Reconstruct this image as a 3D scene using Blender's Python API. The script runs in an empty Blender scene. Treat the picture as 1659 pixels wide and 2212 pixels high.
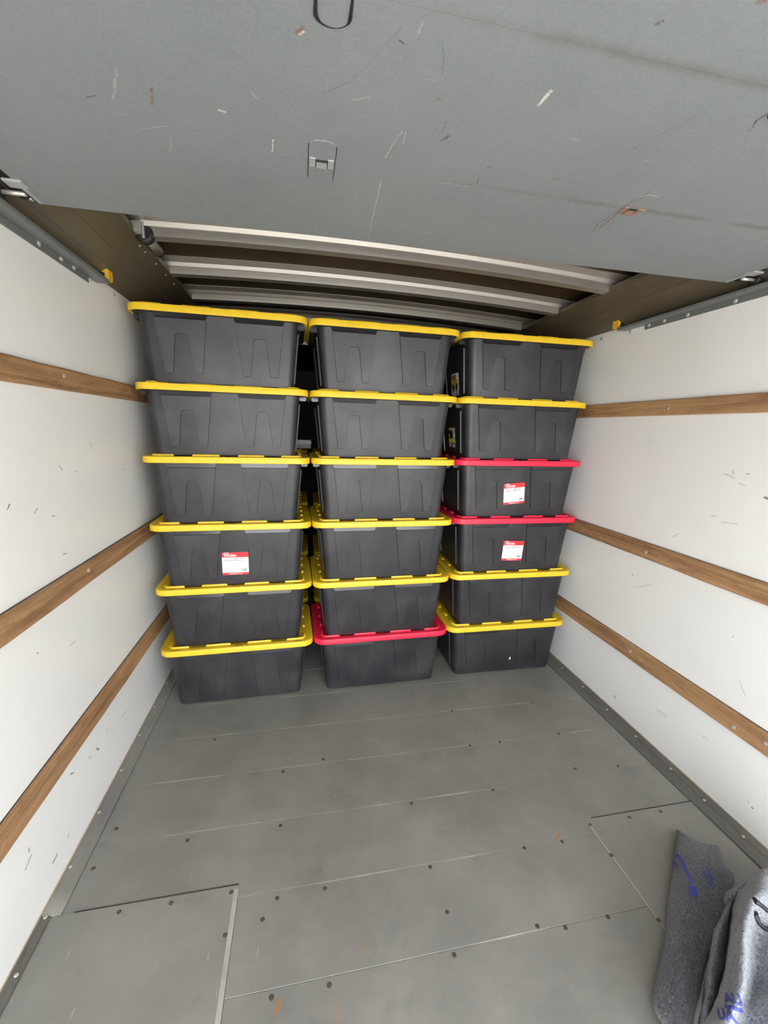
import bpy, bmesh, math, random
from mathutils import Vector, Matrix
from mathutils.bvhtree import BVHTree
random.seed(7)
S = bpy.context.scene
COL = S.collection

# ------------------------------------------------------------------ camera, sky, exposure
cam = bpy.data.cameras.new('camera'); co = bpy.data.objects.new('camera', cam); COL.objects.link(co)
YAW, PIT, ROL = .19619, .19545, .02837
cy, sy, cp, sp, cr, sr = math.cos(YAW), math.sin(YAW), math.cos(PIT), math.sin(PIT), math.cos(ROL), math.sin(ROL)
fw = Vector((sy*cp, cy*cp, -sp)); rt = Vector((cy, -sy, 0)); up = rt.cross(fw)
r2 = rt*cr + up*sr; u2 = up*cr - rt*sr
M = Matrix((r2, u2, -fw)).transposed().to_4x4(); M.translation = Vector((-.3243, -2.1184, 1.4706))
co.matrix_world = M
cam.sensor_fit = 'HORIZONTAL'; cam.sensor_width = 36; cam.lens = 906.27/1659*36
cam.clip_start = .02
S.camera = co
wd = bpy.data.worlds.new('sky'); S.world = wd; wd.use_nodes = True
bgn = wd.node_tree.nodes['Background']; bgn.inputs[0].default_value = (.93, .97, 1.0, 1); bgn.inputs[1].default_value = 1.0
sun = bpy.data.lights.new('sun', 'SUN'); so = bpy.data.objects.new('sun', sun); COL.objects.link(so)
sun.energy = 3.0; sun.angle = .02; sun.color = (1, .95, .86)
so.rotation_euler = (math.radians(-42), 0, math.radians(42))     # sun stands beyond the front of the truck; it lights the yard only
S.view_settings.view_transform = 'Standard'; S.view_settings.look = 'None'
S.view_settings.gamma = 1; S.view_settings.use_curve_mapping = False
S.view_settings.exposure = 3.0

# ------------------------------------------------------------------ measured sizes (metres)
WL, WR = -1.1075, 1.3243        # inner faces of the side walls
YO, YB = -2.86, 4.2             # rear opening, front bulkhead
PITCH, LIDZ = .3292, .2983
LW, LD = .775, .52
SCREWS=[(-0.741,-0.765),(-0.416,-0.761),(0.094,-0.749),(0.448,-0.742),(0.450,-0.488),(0.603,-0.488),(0.922,-0.483),(0.922,-0.233),(0.452,-0.234),(-0.743,-0.259),(-0.417,-0.506),(-0.242,-0.463),(0.451,-0.994),(0.094,-1.002),(-0.415,-1.013),(-0.560,-0.971),(-0.559,-1.089),(-0.264,-1.010),(-0.455,-1.066),(-0.266,-1.255),(-0.416,-1.254),(0.090,-1.250),(0.365,-1.226),(0.448,-1.244),(0.602,-0.995),(0.106,-1.143),(0.749,-0.952),(0.925,-0.950),(1.070,-0.948),(1.248,-0.945),(0.747,-1.071),(0.597,-1.241),(0.748,-1.276),(-0.886,-0.971),(-0.738,-0.972),(-1.008,-0.674),(-1.023,-0.816),(0.866,-0.696),(1.072,-0.713)]
RIV_R=[(1.289,0.043),(1.293,-0.157),(1.289,-0.366),(1.290,-0.570),(1.289,-0.775),(1.287,-0.940),(1.286,-1.098)]
RIV_L=[(-1.103,0.232),(-1.105,0.022),(-1.101,-0.186),(-1.100,-0.396),(-1.101,-0.600),(-1.096,-0.805),(-1.091,-0.956),(-1.079,-1.094),(-1.070,-1.169)]
SLAT_R=[(-0.443,1.598),(-0.444,0.921),(-0.440,0.396),(-0.974,0.375),(-1.086,0.396)]
SLAT_L=[(-0.503,1.612),(-0.487,0.936)]
TRK_L=[(-0.529,1.995),(-0.406,1.996),(-0.324,1.997)]
TRK_R=[(-0.244,1.994),(-0.332,1.995),(-0.455,1.991),(-0.662,1.991)]
DW=[(-0.373,-1.108,-0.381,-1.068,0.0030,1.00),(-0.136,-1.021,-0.125,-0.822,0.0023,0.60),(-0.121,-1.196,-0.115,-1.160,0.0015,0.70),(-0.127,-1.194,-0.142,-1.107,0.0019,0.60),(-0.466,-1.170,-0.458,-1.167,0.0045,0.70),(-0.618,-1.226,-0.651,-1.151,0.0037,0.30),(-0.635,-1.076,-0.572,-1.104,0.0015,0.40),(-0.007,-1.048,0.070,-1.047,0.0019,0.60),(-0.404,-1.228,-0.396,-1.212,0.0015,0.50),(-0.231,-1.251,-0.200,-1.264,0.0023,0.35),(-0.149,-1.398,-0.150,-1.419,0.0015,0.50),(0.093,-1.317,0.097,-1.347,0.0075,0.90),(-0.125,-0.822,-0.116,-0.696,0.0015,0.40),(-0.321,-1.358,-0.316,-1.363,0.0030,0.80),(0.523,-1.056,0.547,-1.055,0.0060,0.60),(-0.580,-1.061,-0.599,-1.008,0.0015,0.35)]
DD=[(-0.175,-1.382,-0.166,-1.377,0.0030,0.80),(-0.109,-1.389,-0.093,-1.339,0.0015,0.60),(-0.052,-1.200,-0.051,-1.239,0.0015,0.70),(-0.042,-1.186,-0.035,-1.202,0.0045,0.70),(-0.176,-1.403,-0.236,-1.291,0.0023,0.22),(-0.236,-1.291,-0.280,-1.256,0.0023,0.35),(0.340,-1.256,0.379,-1.355,0.0023,0.30),(0.303,-1.164,0.340,-1.256,0.0030,0.15),(0.170,-1.488,0.176,-1.494,0.0045,0.60),(0.080,-1.122,0.089,-1.133,0.0023,0.70),(0.079,-1.090,0.086,-1.065,0.0023,0.60),(0.231,-0.701,0.245,-0.662,0.0023,0.80),(-0.697,-1.146,-0.680,-1.155,0.0030,0.50),(0.500,-0.922,0.476,-0.973,0.0030,0.70),(0.578,-1.145,0.577,-1.151,0.0030,0.70),(0.509,-1.349,0.495,-1.375,0.0037,0.90),(0.495,-1.375,0.496,-1.391,0.0037,0.90),(-0.604,-0.855,-0.603,-0.851,0.0030,0.70),(-0.580,-0.802,-0.583,-0.764,0.0023,0.50)]
DR=[(-0.572,-1.195,-0.587,-1.155,0.0060,0.75),(-0.322,-1.361,-0.317,-1.370,0.0083,0.70),(0.502,-0.946,0.489,-1.040,0.0037,1.00),(0.489,-1.040,0.495,-1.103,0.0030,1.00),(0.495,-1.103,0.490,-1.129,0.0053,0.50),(-0.085,-1.289,-0.080,-1.287,0.0045,0.60),(0.247,-1.123,0.256,-1.127,0.0037,0.60),(0.538,-1.087,0.537,-1.114,0.0037,0.45),(1.089,-0.845,1.121,-0.894,0.0053,0.35),(0.254,-0.994,0.261,-1.005,0.0037,0.40),(0.277,-1.545,0.282,-1.547,0.0053,0.80)]
WL_M=[(-0.830,1.229,-0.819,1.240,0.0036,0.60),(-0.721,1.195,-0.701,1.206,0.0027,0.60),(-0.630,1.167,-0.622,1.166,0.0036,0.60),(-0.559,1.322,-0.544,1.307,0.0027,0.60),(-0.465,1.293,-0.448,1.294,0.0018,0.60),(-0.061,1.260,-0.051,1.262,0.0027,0.60),(-0.329,1.385,-0.327,1.374,0.0027,0.60),(-0.447,0.247,-0.452,0.240,0.0036,0.55),(-0.538,0.236,-0.526,0.223,0.0072,0.55),(-0.717,0.287,-0.697,0.278,0.0045,0.55),(-0.769,0.101,-0.778,0.094,0.0036,0.55),(-0.840,0.103,-0.866,0.097,0.0054,0.55),(-0.951,0.257,-0.952,0.245,0.0036,0.55),(-0.596,0.247,-0.584,0.241,0.0036,0.55),(-0.316,0.203,-0.261,0.200,0.0018,0.55),(-0.976,0.214,-0.946,0.226,0.0045,0.55),(-0.600,1.029,-0.580,1.030,0.0027,0.60),(-0.624,0.713,-0.590,0.713,0.0027,0.40),(-0.797,0.784,-0.791,0.779,0.0036,0.50)]
WR_M=[(-0.741,1.333,-0.785,1.321,0.0027,0.40),(-0.771,1.352,-0.776,1.335,0.0036,0.40),(-0.825,1.340,-0.834,1.344,0.0045,0.40),(-0.903,1.265,-0.916,1.262,0.0063,0.60),(-0.718,1.157,-0.738,1.161,0.0018,0.60),(-0.560,1.029,-0.585,1.048,0.0018,0.60),(-0.362,0.774,-0.366,0.778,0.0036,0.70),(-0.042,1.417,-0.048,1.423,0.0027,0.50),(-0.802,1.305,-0.828,1.297,0.0027,0.30),(-0.383,0.714,-0.479,0.768,0.0054,0.12),(-0.365,0.088,-0.372,0.074,0.0045,0.70),(-0.629,0.195,-0.677,0.200,0.0081,0.15),(-0.892,0.712,-0.894,0.711,0.0036,0.60),(-0.946,0.562,-0.980,0.509,0.0018,0.40),(-1.080,0.113,-1.083,0.113,0.0045,0.60),(-1.063,0.121,-1.066,0.121,0.0036,0.40),(-0.856,0.236,-0.874,0.241,0.0045,0.20)]
WR_RED=[(-0.767,1.142,-0.827,1.150,0.0027,0.50)]
FLAP=[[(1.075,-1.031,0.000),(1.032,-1.067,0.045),(1.039,-1.121,0.060),(1.080,-1.135,0.055),(1.113,-1.139,0.045),(1.159,-1.113,0.000)],
 [(0.964,-1.122,0.000),(0.932,-1.154,0.045),(0.946,-1.190,0.075),(1.002,-1.196,0.070),(1.064,-1.196,0.050),(1.111,-1.172,0.000)],
 [(0.859,-1.208,0.000),(0.827,-1.240,0.050),(0.860,-1.270,0.085),(0.946,-1.259,0.070),(1.038,-1.247,0.050),(1.102,-1.220,0.000)],
 [(0.746,-1.305,0.000),(0.721,-1.332,0.050),(0.741,-1.356,0.090),(0.815,-1.345,0.070),(0.911,-1.332,0.045),(0.964,-1.309,-0.000)],
 [(0.646,-1.382,0.000),(0.625,-1.407,0.050),(0.650,-1.427,0.085),(0.702,-1.420,0.070),(0.759,-1.409,0.050),(0.803,-1.387,0.000)],
 [(0.577,-1.440,0.000),(0.557,-1.462,0.045),(0.584,-1.477,0.075),(0.625,-1.477,0.070),(0.676,-1.465,0.050),(0.717,-1.445,0.000)],
 [(0.569,-1.481,0.000),(0.543,-1.504,0.045),(0.549,-1.518,0.070),(0.570,-1.522,0.070),(0.601,-1.515,0.050),(0.638,-1.496,0.000)],
 [(0.569,-1.544,-0.000),(0.547,-1.560,0.040),(0.535,-1.572,0.070),(0.544,-1.574,0.070),(0.569,-1.569,0.050),(0.606,-1.550,0.000)]]
BUNCH=[[(1.090,-1.255,0.020),(1.063,-1.272,0.050),(1.021,-1.300,0.100),(0.957,-1.344,0.180),(0.964,-1.360,0.250),(0.984,-1.365,0.260),(1.065,-1.342,0.220)],
 [(1.032,-1.270,0.020),(1.004,-1.295,0.060),(0.990,-1.312,0.090),(0.842,-1.410,0.260),(0.798,-1.454,0.330),(0.846,-1.456,0.330),(0.953,-1.431,0.280)],
 [(0.940,-1.314,0.020),(0.906,-1.348,0.090),(0.970,-1.322,0.050),(0.779,-1.445,0.270),(0.729,-1.494,0.350),(0.765,-1.498,0.330),(0.861,-1.494,0.300)],
 [(0.849,-1.360,0.020),(0.818,-1.392,0.100),(0.874,-1.385,0.050),(0.680,-1.513,0.280),(0.634,-1.559,0.360),(0.702,-1.539,0.300),(0.743,-1.570,0.340)],
 [(0.752,-1.429,0.020),(0.704,-1.471,0.110),(0.770,-1.457,0.050),(0.596,-1.571,0.280),(0.560,-1.612,0.360),(0.647,-1.581,0.290),(0.689,-1.609,0.340)],
 [(0.693,-1.472,0.020),(0.642,-1.516,0.110),(0.697,-1.499,0.050),(0.548,-1.595,0.260),(0.507,-1.640,0.350),(0.569,-1.628,0.310),(0.632,-1.648,0.350)],
 [(0.644,-1.506,0.020),(0.601,-1.542,0.100),(0.636,-1.528,0.060),(0.533,-1.598,0.220),(0.487,-1.645,0.320),(0.545,-1.646,0.300),(0.590,-1.676,0.360)],
 [(0.602,-1.559,0.020),(0.559,-1.592,0.100),(0.572,-1.594,0.100),(0.516,-1.634,0.200),(0.468,-1.675,0.300),(0.505,-1.682,0.300),(0.549,-1.710,0.340)]]

# ------------------------------------------------------------------ helpers
class MB:
    def __init__(s): s.v = []; s.f = []; s.m = []; s.sm = []
    def add(s, vs, fs, m=0, smooth=False):
        b = len(s.v); s.v += [tuple(v) for v in vs]
        for f in fs: s.f.append([b+i for i in f]); s.m.append(m); s.sm.append(smooth)
        return s
    def box(s, x0, x1, y0, y1, z0, z1, m=0):
        return s.add([(x0,y0,z0),(x1,y0,z0),(x1,y1,z0),(x0,y1,z0),(x0,y0,z1),(x1,y0,z1),(x1,y1,z1),(x0,y1,z1)],
                     [(3,2,1,0),(4,5,6,7),(0,1,5,4),(1,2,6,5),(2,3,7,6),(3,0,4,7)], m)
    def bbox(s, x0, x1, y0, y1, z0, z1, b=.003, m=0):          # box with bevelled top and bottom rims
        rings = []
        for i, z in ((b, z0), (0, z0+b), (0, z1-b), (b, z1)):
            rings.append([(x0+i,y0+i,z),(x1-i,y0+i,z),(x1-i,y1-i,z),(x0+i,y1-i,z)])
        return s.loft(rings, m=m)
    def loft(s, rings, m=0, cap=True, smooth=False, closed=True):
        n = len(rings[0]); vs = [p for r in rings for p in r]; fs = []
        for i in range(len(rings)-1):
            for j in range(n if closed else n-1):
                k = (j+1) % n; fs.append((i*n+j, i*n+k, (i+1)*n+k, (i+1)*n+j))
        s.add(vs, fs, m, smooth)
        if cap:
            b = len(s.v)-len(vs)
            s.f.append([b+i for i in reversed(range(n))]); s.m.append(m); s.sm.append(False)
            s.f.append([b+(len(rings)-1)*n+i for i in range(n)]); s.m.append(m); s.sm.append(False)
        return s
    def prism(s, poly, fn, h0, h1, m=0):                       # polygon (u,v), fn(u,v,h) -> xyz
        return s.loft([[fn(u, v, h0) for u, v in poly], [fn(u, v, h1) for u, v in poly]], m=m)
    def tube(s, pts, r, n=8, m=0, smooth=True):
        rings = []
        for i, p in enumerate(pts):
            a = Vector(pts[max(i-1,0)]); b = Vector(pts[min(i+1,len(pts)-1)]); d = (b-a).normalized()
            t = Vector((0,0,1)) if abs(d.z) < .9 else Vector((1,0,0)); e = d.cross(t).normalized(); f = e.cross(d)
            rr_ = r[i] if isinstance(r, (list, tuple)) else r
            rings.append([tuple(Vector(p)+e*math.cos(k/n*2*math.pi)*rr_+f*math.sin(k/n*2*math.pi)*rr_) for k in range(n)])
        return s.loft(rings, m=m, smooth=smooth)
    def build(s, name, mats, parent=None, loc=None):
        me = bpy.data.meshes.new(name); me.from_pydata(s.v, [], s.f)
        for x in (mats if isinstance(mats, (list, tuple)) else [mats]): me.materials.append(x)
        me.polygons.foreach_set('material_index', s.m); me.polygons.foreach_set('use_smooth', s.sm)
        bm = bmesh.new(); bm.from_mesh(me); bmesh.ops.recalc_face_normals(bm, faces=bm.faces); bm.to_mesh(me); bm.free()
        o = bpy.data.objects.new(name, me); COL.objects.link(o)
        if parent: o.parent = parent
        if loc: o.location = loc
        return o
def tag(o, label=None, cat=None, group=None, kind=None):
    if label: o['label'] = label
    if cat: o['category'] = cat
    if group: o['group'] = group
    if kind: o['kind'] = kind
    return o
def empty(name, loc, rz=0):
    o = bpy.data.objects.new(name, None); COL.objects.link(o); o.location = loc; o.rotation_euler = (0,0,rz); o.empty_display_size = .1
    return o
def rrect(w, d, r, n=5, cx=0, cy=0):
    out = []
    for qx, qy, a in ((1,-1,-90),(1,1,0),(-1,1,90),(-1,-1,180)):
        for k in range(n+1):
            t = math.radians(a+90*k/n)
            out.append((cx+qx*(w/2-r)+r*math.cos(t), cy+qy*(d/2-r)+r*math.sin(t)))
    return out
def ring(w, d, r, z, n=5): return [(x, y, z) for x, y in rrect(w, d, r, n)]
def text_mesh(body, size, bold=0.0, align='LEFT', sx=1, shear=0):
    cu = bpy.data.curves.new('t', 'FONT'); cu.body = body; cu.size = size; cu.align_x = align; cu.offset = bold; cu.resolution_u = 2; cu.shear = shear
    o = bpy.data.objects.new('t', cu); COL.objects.link(o)
    bpy.context.view_layer.update()
    me = bpy.data.meshes.new_from_object(o.evaluated_get(bpy.context.evaluated_depsgraph_get()))
    vs = [(v.co.x*sx, v.co.y) for v in me.vertices]; fs = [list(p.vertices) for p in me.polygons]
    bpy.data.objects.remove(o); bpy.data.curves.remove(cu); bpy.data.meshes.remove(me)
    return vs, fs

# ------------------------------------------------------------------ materials
class NT:
    def __init__(s, name):
        s.m = bpy.data.materials.new(name); s.m.use_nodes = True; s.t = s.m.node_tree; s.b = s.t.nodes['Principled BSDF']
        s.geo = s.t.nodes.new('ShaderNodeNewGeometry')
        s.tc = s.t.nodes.new('ShaderNodeTexCoord')
    def n(s, typ, **kw):
        x = s.t.nodes.new(typ)
        for k, v in kw.items(): setattr(x, k, v)
        return x
    def l(s, a, b): s.t.links.new(a, b)
    def val(s, sock, v):
        if hasattr(v, 'is_output'): s.l(v, sock)
        else: sock.default_value = v
    def math(s, op, a, b=0.0, c=None, clamp=False):
        x = s.n('ShaderNodeMath', operation=op, use_clamp=clamp); s.val(x.inputs[0], a); s.val(x.inputs[1], b)
        if c is not None: s.val(x.inputs[2], c)
        return x.outputs[0]
    def vmath(s, op, a, b=None, scale=None):
        x = s.n('ShaderNodeVectorMath', operation=op); s.val(x.inputs[0], a)
        if b is not None: s.val(x.inputs[1], b)
        if scale is not None: s.val(x.inputs['Scale'], scale)
        return x
    def noise(s, vec, scale, detail=4, rough=.55, stretch=None, dist=0):
        if stretch: vec = s.vmath('MULTIPLY', vec, stretch).outputs[0]
        x = s.n('ShaderNodeTexNoise'); s.l(vec, x.inputs['Vector']); x.inputs['Scale'].default_value = scale
        x.inputs['Detail'].default_value = detail; x.inputs['Roughness'].default_value = rough; x.inputs['Distortion'].default_value = dist
        return x.outputs['Fac']
    def rng(s, v, a, b, c=0.0, d=1.0):
        x = s.n('ShaderNodeMapRange'); s.val(x.inputs[0], v)
        for i, q in enumerate((a, b, c, d)): x.inputs[i+1].default_value = q
        return x.outputs[0]
    def mix(s, f, a, b):
        x = s.n('ShaderNodeMix', data_type='RGBA'); s.val(x.inputs[0], f)
        for sock, q in ((x.inputs[6], a), (x.inputs[7], b)):
            if hasattr(q, 'is_output'): s.l(q, sock)
            else: sock.default_value = (*q, 1) if len(q) == 3 else q
        return x.outputs[2]
    def bump(s, h, strength=.2, dist=.002):
        x = s.n('ShaderNodeBump'); s.l(h, x.inputs['Height']); x.inputs['Strength'].default_value = strength; x.inputs['Distance'].default_value = dist
        s.l(x.outputs[0], s.b.inputs['Normal'])
    def out(s, col=None, rough=None, metal=None, spec=None):
        for k, v in (('Base Color', col), ('Roughness', rough), ('Metallic', metal), ('Specular IOR Level', spec)):
            if v is None: continue
            if k == 'Base Color' and not hasattr(v, 'is_output'): v = (*v, 1) if len(v) == 3 else v
            s.val(s.b.inputs[k], v)
        return s.m
    def strokes(s, p, segs, axes):                              # scratches: distance to short line segments on a surface
        tot = None
        sep = s.n('ShaderNodeSeparateXYZ'); s.l(p, sep.inputs[0])
        u, v = sep.outputs[axes[0]], sep.outputs[axes[1]]
        for (a0, b0, a1, b1, w, k) in segs:
            du, dv = a1-a0, b1-b0; L2 = du*du+dv*dv+1e-9
            pu = s.math('SUBTRACT', u, a0); pv = s.math('SUBTRACT', v, b0)
            t = s.math('MULTIPLY_ADD', pu, du/L2, s.math('MULTIPLY', pv, dv/L2), clamp=True)
            eu = s.math('MULTIPLY_ADD', t, -du, pu); ev = s.math('MULTIPLY_ADD', t, -dv, pv)
            d = s.math('SQRT', s.math('MULTIPLY_ADD', eu, eu, s.math('MULTIPLY', ev, ev)))
            m = s.rng(d, w*.35, w, k, 0.0)
            tot = m if tot is None else s.math('MAXIMUM', tot, m)
        return tot
def plain(name, col, rough=.5, metal=0, spec=.5, var=.12, scale=30, bump=0):
    t = NT(name); p = t.tc.outputs['Object']; f = t.noise(p, scale)
    c = t.mix(f, [x*(1-var) for x in col], [min(1, x*(1+var)) for x in col])
    if bump: t.bump(t.noise(p, scale*8, 2), bump, .001)
    return t.out(c, rough, metal, spec)
def wall_mat(name, segs, red=None):
    t = NT(name); p = t.geo.outputs['Position']
    c = t.mix(t.rng(t.noise(p, 1.6, 5), .35, .7), (.835,.83,.815), (.88,.876,.862))
    c = t.mix(t.math('MULTIPLY', t.rng(t.noise(p, 7, 6, .7), .62, .78), .18), c, (.52,.46,.36))
    c = t.mix(t.math('MULTIPLY', t.rng(t.noise(p, 55, 3, .6, (1,1,.25)), .76, .81), .16), c, (.28,.25,.22))
    q = t.vmath('ADD', p, t.vmath('SCALE', t.n_col(p, 60), scale=.008).outputs[0]).outputs[0]
    c = t.mix(t.strokes(q, [(a,b_,c_,d,w*.75,min(1,k*1.35)) for a,b_,c_,d,w,k in segs], (1,2)), c, (.06,.045,.04))
    if red: c = t.mix(t.strokes(q, red, (1,2)), c, (.7,.2,.1))
    return t.out(c, t.rng(t.noise(p, 4), .3, .7, .3, .42), spec=.4)
def n_col(s, vec, scale):
    x = s.n('ShaderNodeTexNoise'); s.l(vec, x.inputs['Vector']); x.inputs['Scale'].default_value = scale; x.inputs['Detail'].default_value = 3
    return s.vmath('SUBTRACT', x.outputs['Color'], (.5,.5,.5)).outputs[0]
NT.n_col = n_col

m_wl = wall_mat('white_panel_left', WL_M); m_wr = wall_mat('white_panel_right', WR_M, WR_RED)
def floor_mat():
    t = NT('grey_painted_floor'); p = t.geo.outputs['Position']; o = t.tc.outputs['Object']
    big = t.noise(p, 2.2, 6, .62); mid = t.noise(p, 9, 6, .65, (.6,1,1))
    c = t.mix(t.rng(big, .3, .72), (.172,.164,.152), (.262,.248,.224))
    c = t.mix(t.math('MULTIPLY', t.rng(mid, .5, .75), .35), c, (.30,.285,.25))
    c = t.mix(t.math('MULTIPLY', t.rng(t.noise(p, 5, 5, .7), .56, .75), .35), c, (.10,.10,.105))
    # worn ridges along the board joints (boards' generated coordinate across y)
    sep = t.n('ShaderNodeSeparateXYZ'); t.l(t.tc.outputs['Generated'], sep.inputs[0])
    e = t.math('ABSOLUTE', t.math('SUBTRACT', sep.outputs[1], .5))
    worn = t.math('MULTIPLY', t.rng(e, .486, .498), t.rng(t.noise(p, 3.1, 4, .6, (1,2,1)), .48, .60))
    c = t.mix(t.math('MULTIPLY', worn, .55), c, (.46,.44,.38))
    # thin random scratches and specks
    sc = t.rng(t.noise(p, 70, 2, .5, (1,.12,1)), .735, .77); c = t.mix(t.math('MULTIPLY', sc, .35), c, (.45,.44,.40))
    c = t.mix(t.math('MULTIPLY', t.rng(t.noise(p, 120, 2), .76, .80), .6), c, (.06,.05,.045))
    c = t.mix(t.strokes(t.vmath('ADD', p, t.vmath('SCALE', t.n_col(p, 80), scale=.01).outputs[0]).outputs[0],
              [(.58,-.985,.612,-.965,.006,.8),(-.402,-1.285,-.398,-1.262,.007,.9),(-.17,-1.19,-.172,-1.175,.006,.5),(-.24,-1.35,-.25,-1.30,.012,.25)], (0,1)), c, (.33,.15,.05))
    t.bump(t.noise(p, 140, 4, .6), .12, .002)
    return t.out(c, t.rng(big, .3, .75, .27, .42), spec=.5)
m_floor = floor_mat()
def plate_mat():
    t = NT('grey_painted_steel_plate'); p = t.geo.outputs['Position']
    big = t.noise(p, 3, 6, .6)
    c = t.mix(t.rng(big, .3, .7), (.195,.186,.170), (.262,.249,.226))
    c = t.mix(t.math('MULTIPLY', t.rng(t.noise(p, 80, 2, .5, (1,.15,1)), .72, .77), .4), c, (.45,.44,.40))
    c = t.mix(t.math('MULTIPLY', t.rng(t.noise(p, 14, 4), .6, .72), .25), c, (.12,.115,.11))
    return t.out(c, t.rng(big, .3, .7, .34, .48), spec=.5)
m_plate = plate_mat()
m_worn = plain('worn_pale_edge', (.35,.34,.305), .55, var=.25, scale=14)
def strip_mat():
    t = NT('grey_kick_strip'); p = t.geo.outputs['Position']
    c = t.mix(t.rng(t.noise(p, 6, 6, .7, (1,.3,1)), .35, .7), (.10,.096,.088), (.17,.155,.13))
    c = t.mix(t.math('MULTIPLY', t.rng(t.noise(p, 40, 3, .6, (1,.2,1)), .62, .7), .5), c, (.06,.055,.05))
    return t.out(c, .5)
m_strip = strip_mat()
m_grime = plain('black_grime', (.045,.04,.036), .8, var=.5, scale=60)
def door_mat():
    t = NT('grey_door_paint'); p = t.geo.outputs['Position']
    c = t.mix(t.rng(t.noise(p, 1.7, 6, .6), .3, .72), (.198,.224,.236), (.246,.272,.284))
    c = t.mix(t.math('MULTIPLY', t.rng(t.noise(p, 6, 6, .7), .55, .75), .3), c, (.16,.175,.182))
    c = t.mix(t.math('MULTIPLY', t.rng(t.noise(p, 190, 3, .7), .35, .65), .16), c, (.42,.44,.44))
    c = t.mix(t.math('MULTIPLY', t.rng(t.noise(p, 28, 5, .7), .55, .75), .3), c, (.17,.185,.20))
    c = t.mix(t.math('MULTIPLY', t.rng(t.noise(p, 45, 3, .55, (.25,1,1)), .70, .77), .3), c, (.5,.5,.49))
    c = t.mix(t.math('MULTIPLY', t.rng(t.noise(p, 38, 3, .55, (1,.5,1)), .74, .79), .4), c, (.16,.15,.15))
    q = t.vmath('ADD', p, t.vmath('SCALE', t.n_col(p, 45), scale=.011).outputs[0]).outputs[0]
    # grime along the right half of two joints
    sep = t.n('ShaderNodeSeparateXYZ'); t.l(q, sep.inputs[0])
    for y0, x0 in ((-1.055, -.05), (-1.437, -.2)):
        m = t.math('MULTIPLY', t.rng(t.math('ABSOLUTE', t.math('SUBTRACT', sep.outputs[1], y0)), .002, .016, .5, 0), t.rng(sep.outputs[0], x0, x0+.35))
        c = t.mix(t.math('MULTIPLY', m, t.rng(t.noise(p, 9, 3), .3, .6)), c, (.13,.10,.08))
    br = t.rng(t.noise(p, 130, 3, .6), .38, .52, .15, 1.0)
    thin = lambda L: [(a,b_,c_,d,w if k >= 1 and w > .003 else w*(.62 if math.hypot(c_-a,d-b_) > .03 else .8),k) for a,b_,c_,d,w,k in L]
    c = t.mix(t.math('MULTIPLY', t.strokes(q, thin(DD), (0,1)), br), c, (.05,.045,.045))
    c = t.mix(t.math('MULTIPLY', t.strokes(q, thin(DR), (0,1)), br), c, (.22,.10,.055))
    c = t.mix(t.math('MULTIPLY', t.strokes(q, thin(DW), (0,1)), br), c, (.70,.69,.63))
    t.bump(t.noise(p, 60, 3), .06, .002)
    return t.out(c, .48, spec=.4)
m_door = door_mat()
def wood_mat():
    t = NT('worn_brown_wood'); p = t.geo.outputs['Position']
    g = t.noise(p, 34, 7, .75, (1,.05,1), .6); b = t.noise(p, 5, 5, .6, (1,.35,1))
    c = t.mix(t.rng(g, .34, .66), (.20,.10,.048), (.50,.29,.145))
    c = t.mix(t.math('MULTIPLY', t.rng(b, .5, .7), .55), c, (.52,.315,.15))
    c = t.mix(t.math('MULTIPLY', t.rng(t.noise(p, 14, 5, .7, (1,.3,1)), .55, .70), .65), c, (.12,.06,.032))
    c = t.mix(t.math('MULTIPLY', t.rng(t.noise(p, 60, 3, .6, (1,.25,1)), .69, .74), .6), c, (.62,.5,.38))
    t.bump(g, .25, .002)
    return t.out(c, .55, spec=.35)
m_wood = wood_mat()
m_edge = plain('raw_panel_edge', (.42,.33,.22), .7)
m_soffit = None
def soffit_mat():
    t = NT('brown_grey_soffit_metal'); p = t.geo.outputs['Position']
    c = t.mix(t.rng(t.noise(p, 3, 5, .6, (1,.3,1)), .3, .7), (.115,.095,.062), (.20,.175,.125))
    c = t.mix(t.math('MULTIPLY', t.rng(t.noise(p, 16, 5, .7, (1,.2,1)), .58, .72), .5), c, (.24,.16,.07))
    return t.out(c, .42, .35, .5)
m_soffit = soffit_mat()
m_bow = plain('pale_aluminium_bow', (.50,.475,.44), .40, .7, var=.06, scale=8)
def roof_mat():
    t = NT('dull_brown_roof_skin'); p = t.geo.outputs['Position']
    c = t.mix(t.rng(t.noise(p, 5, 6, .7), .3, .7), (.022,.014,.005), (.055,.035,.011))
    return t.out(c, .6, 0, .15)
m_roof = roof_mat()
m_trackgrey = plain('grey_track_steel', (.22,.24,.245), .42, .4, var=.15, scale=20)
m_darkgap = plain('dark_recess', (.012,.012,.012), .8)
m_zinc = plain('bright_zinc', (.72,.71,.68), .35, .6)
m_bolt = plain('pale_screw_head', (.55,.53,.47), .4, .5)
m_rustscrew = plain('rusty_screw_head', (.10,.07,.05), .6, .3, var=.4, scale=200)
m_ystop = plain('yellow_rubber', (.80,.47,.03), .5)
m_hinge = plain('grey_painted_hinge', (.355,.37,.37), .45, .1)
m_hingelt = plain('worn_pale_hinge', (.42,.44,.45), .4, .2)
m_rust = plain('rusty_hinge', (.33,.20,.14), .6, .2, var=.5, scale=60)
m_ground = plain('yard_concrete', (.42,.40,.37), .85, var=.1, scale=3)
m_shell = plain('truck_shell', (.45,.45,.44), .6)
m_bulk = plain('front_bulkhead_panel', (.06,.045,.03), .6)
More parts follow.
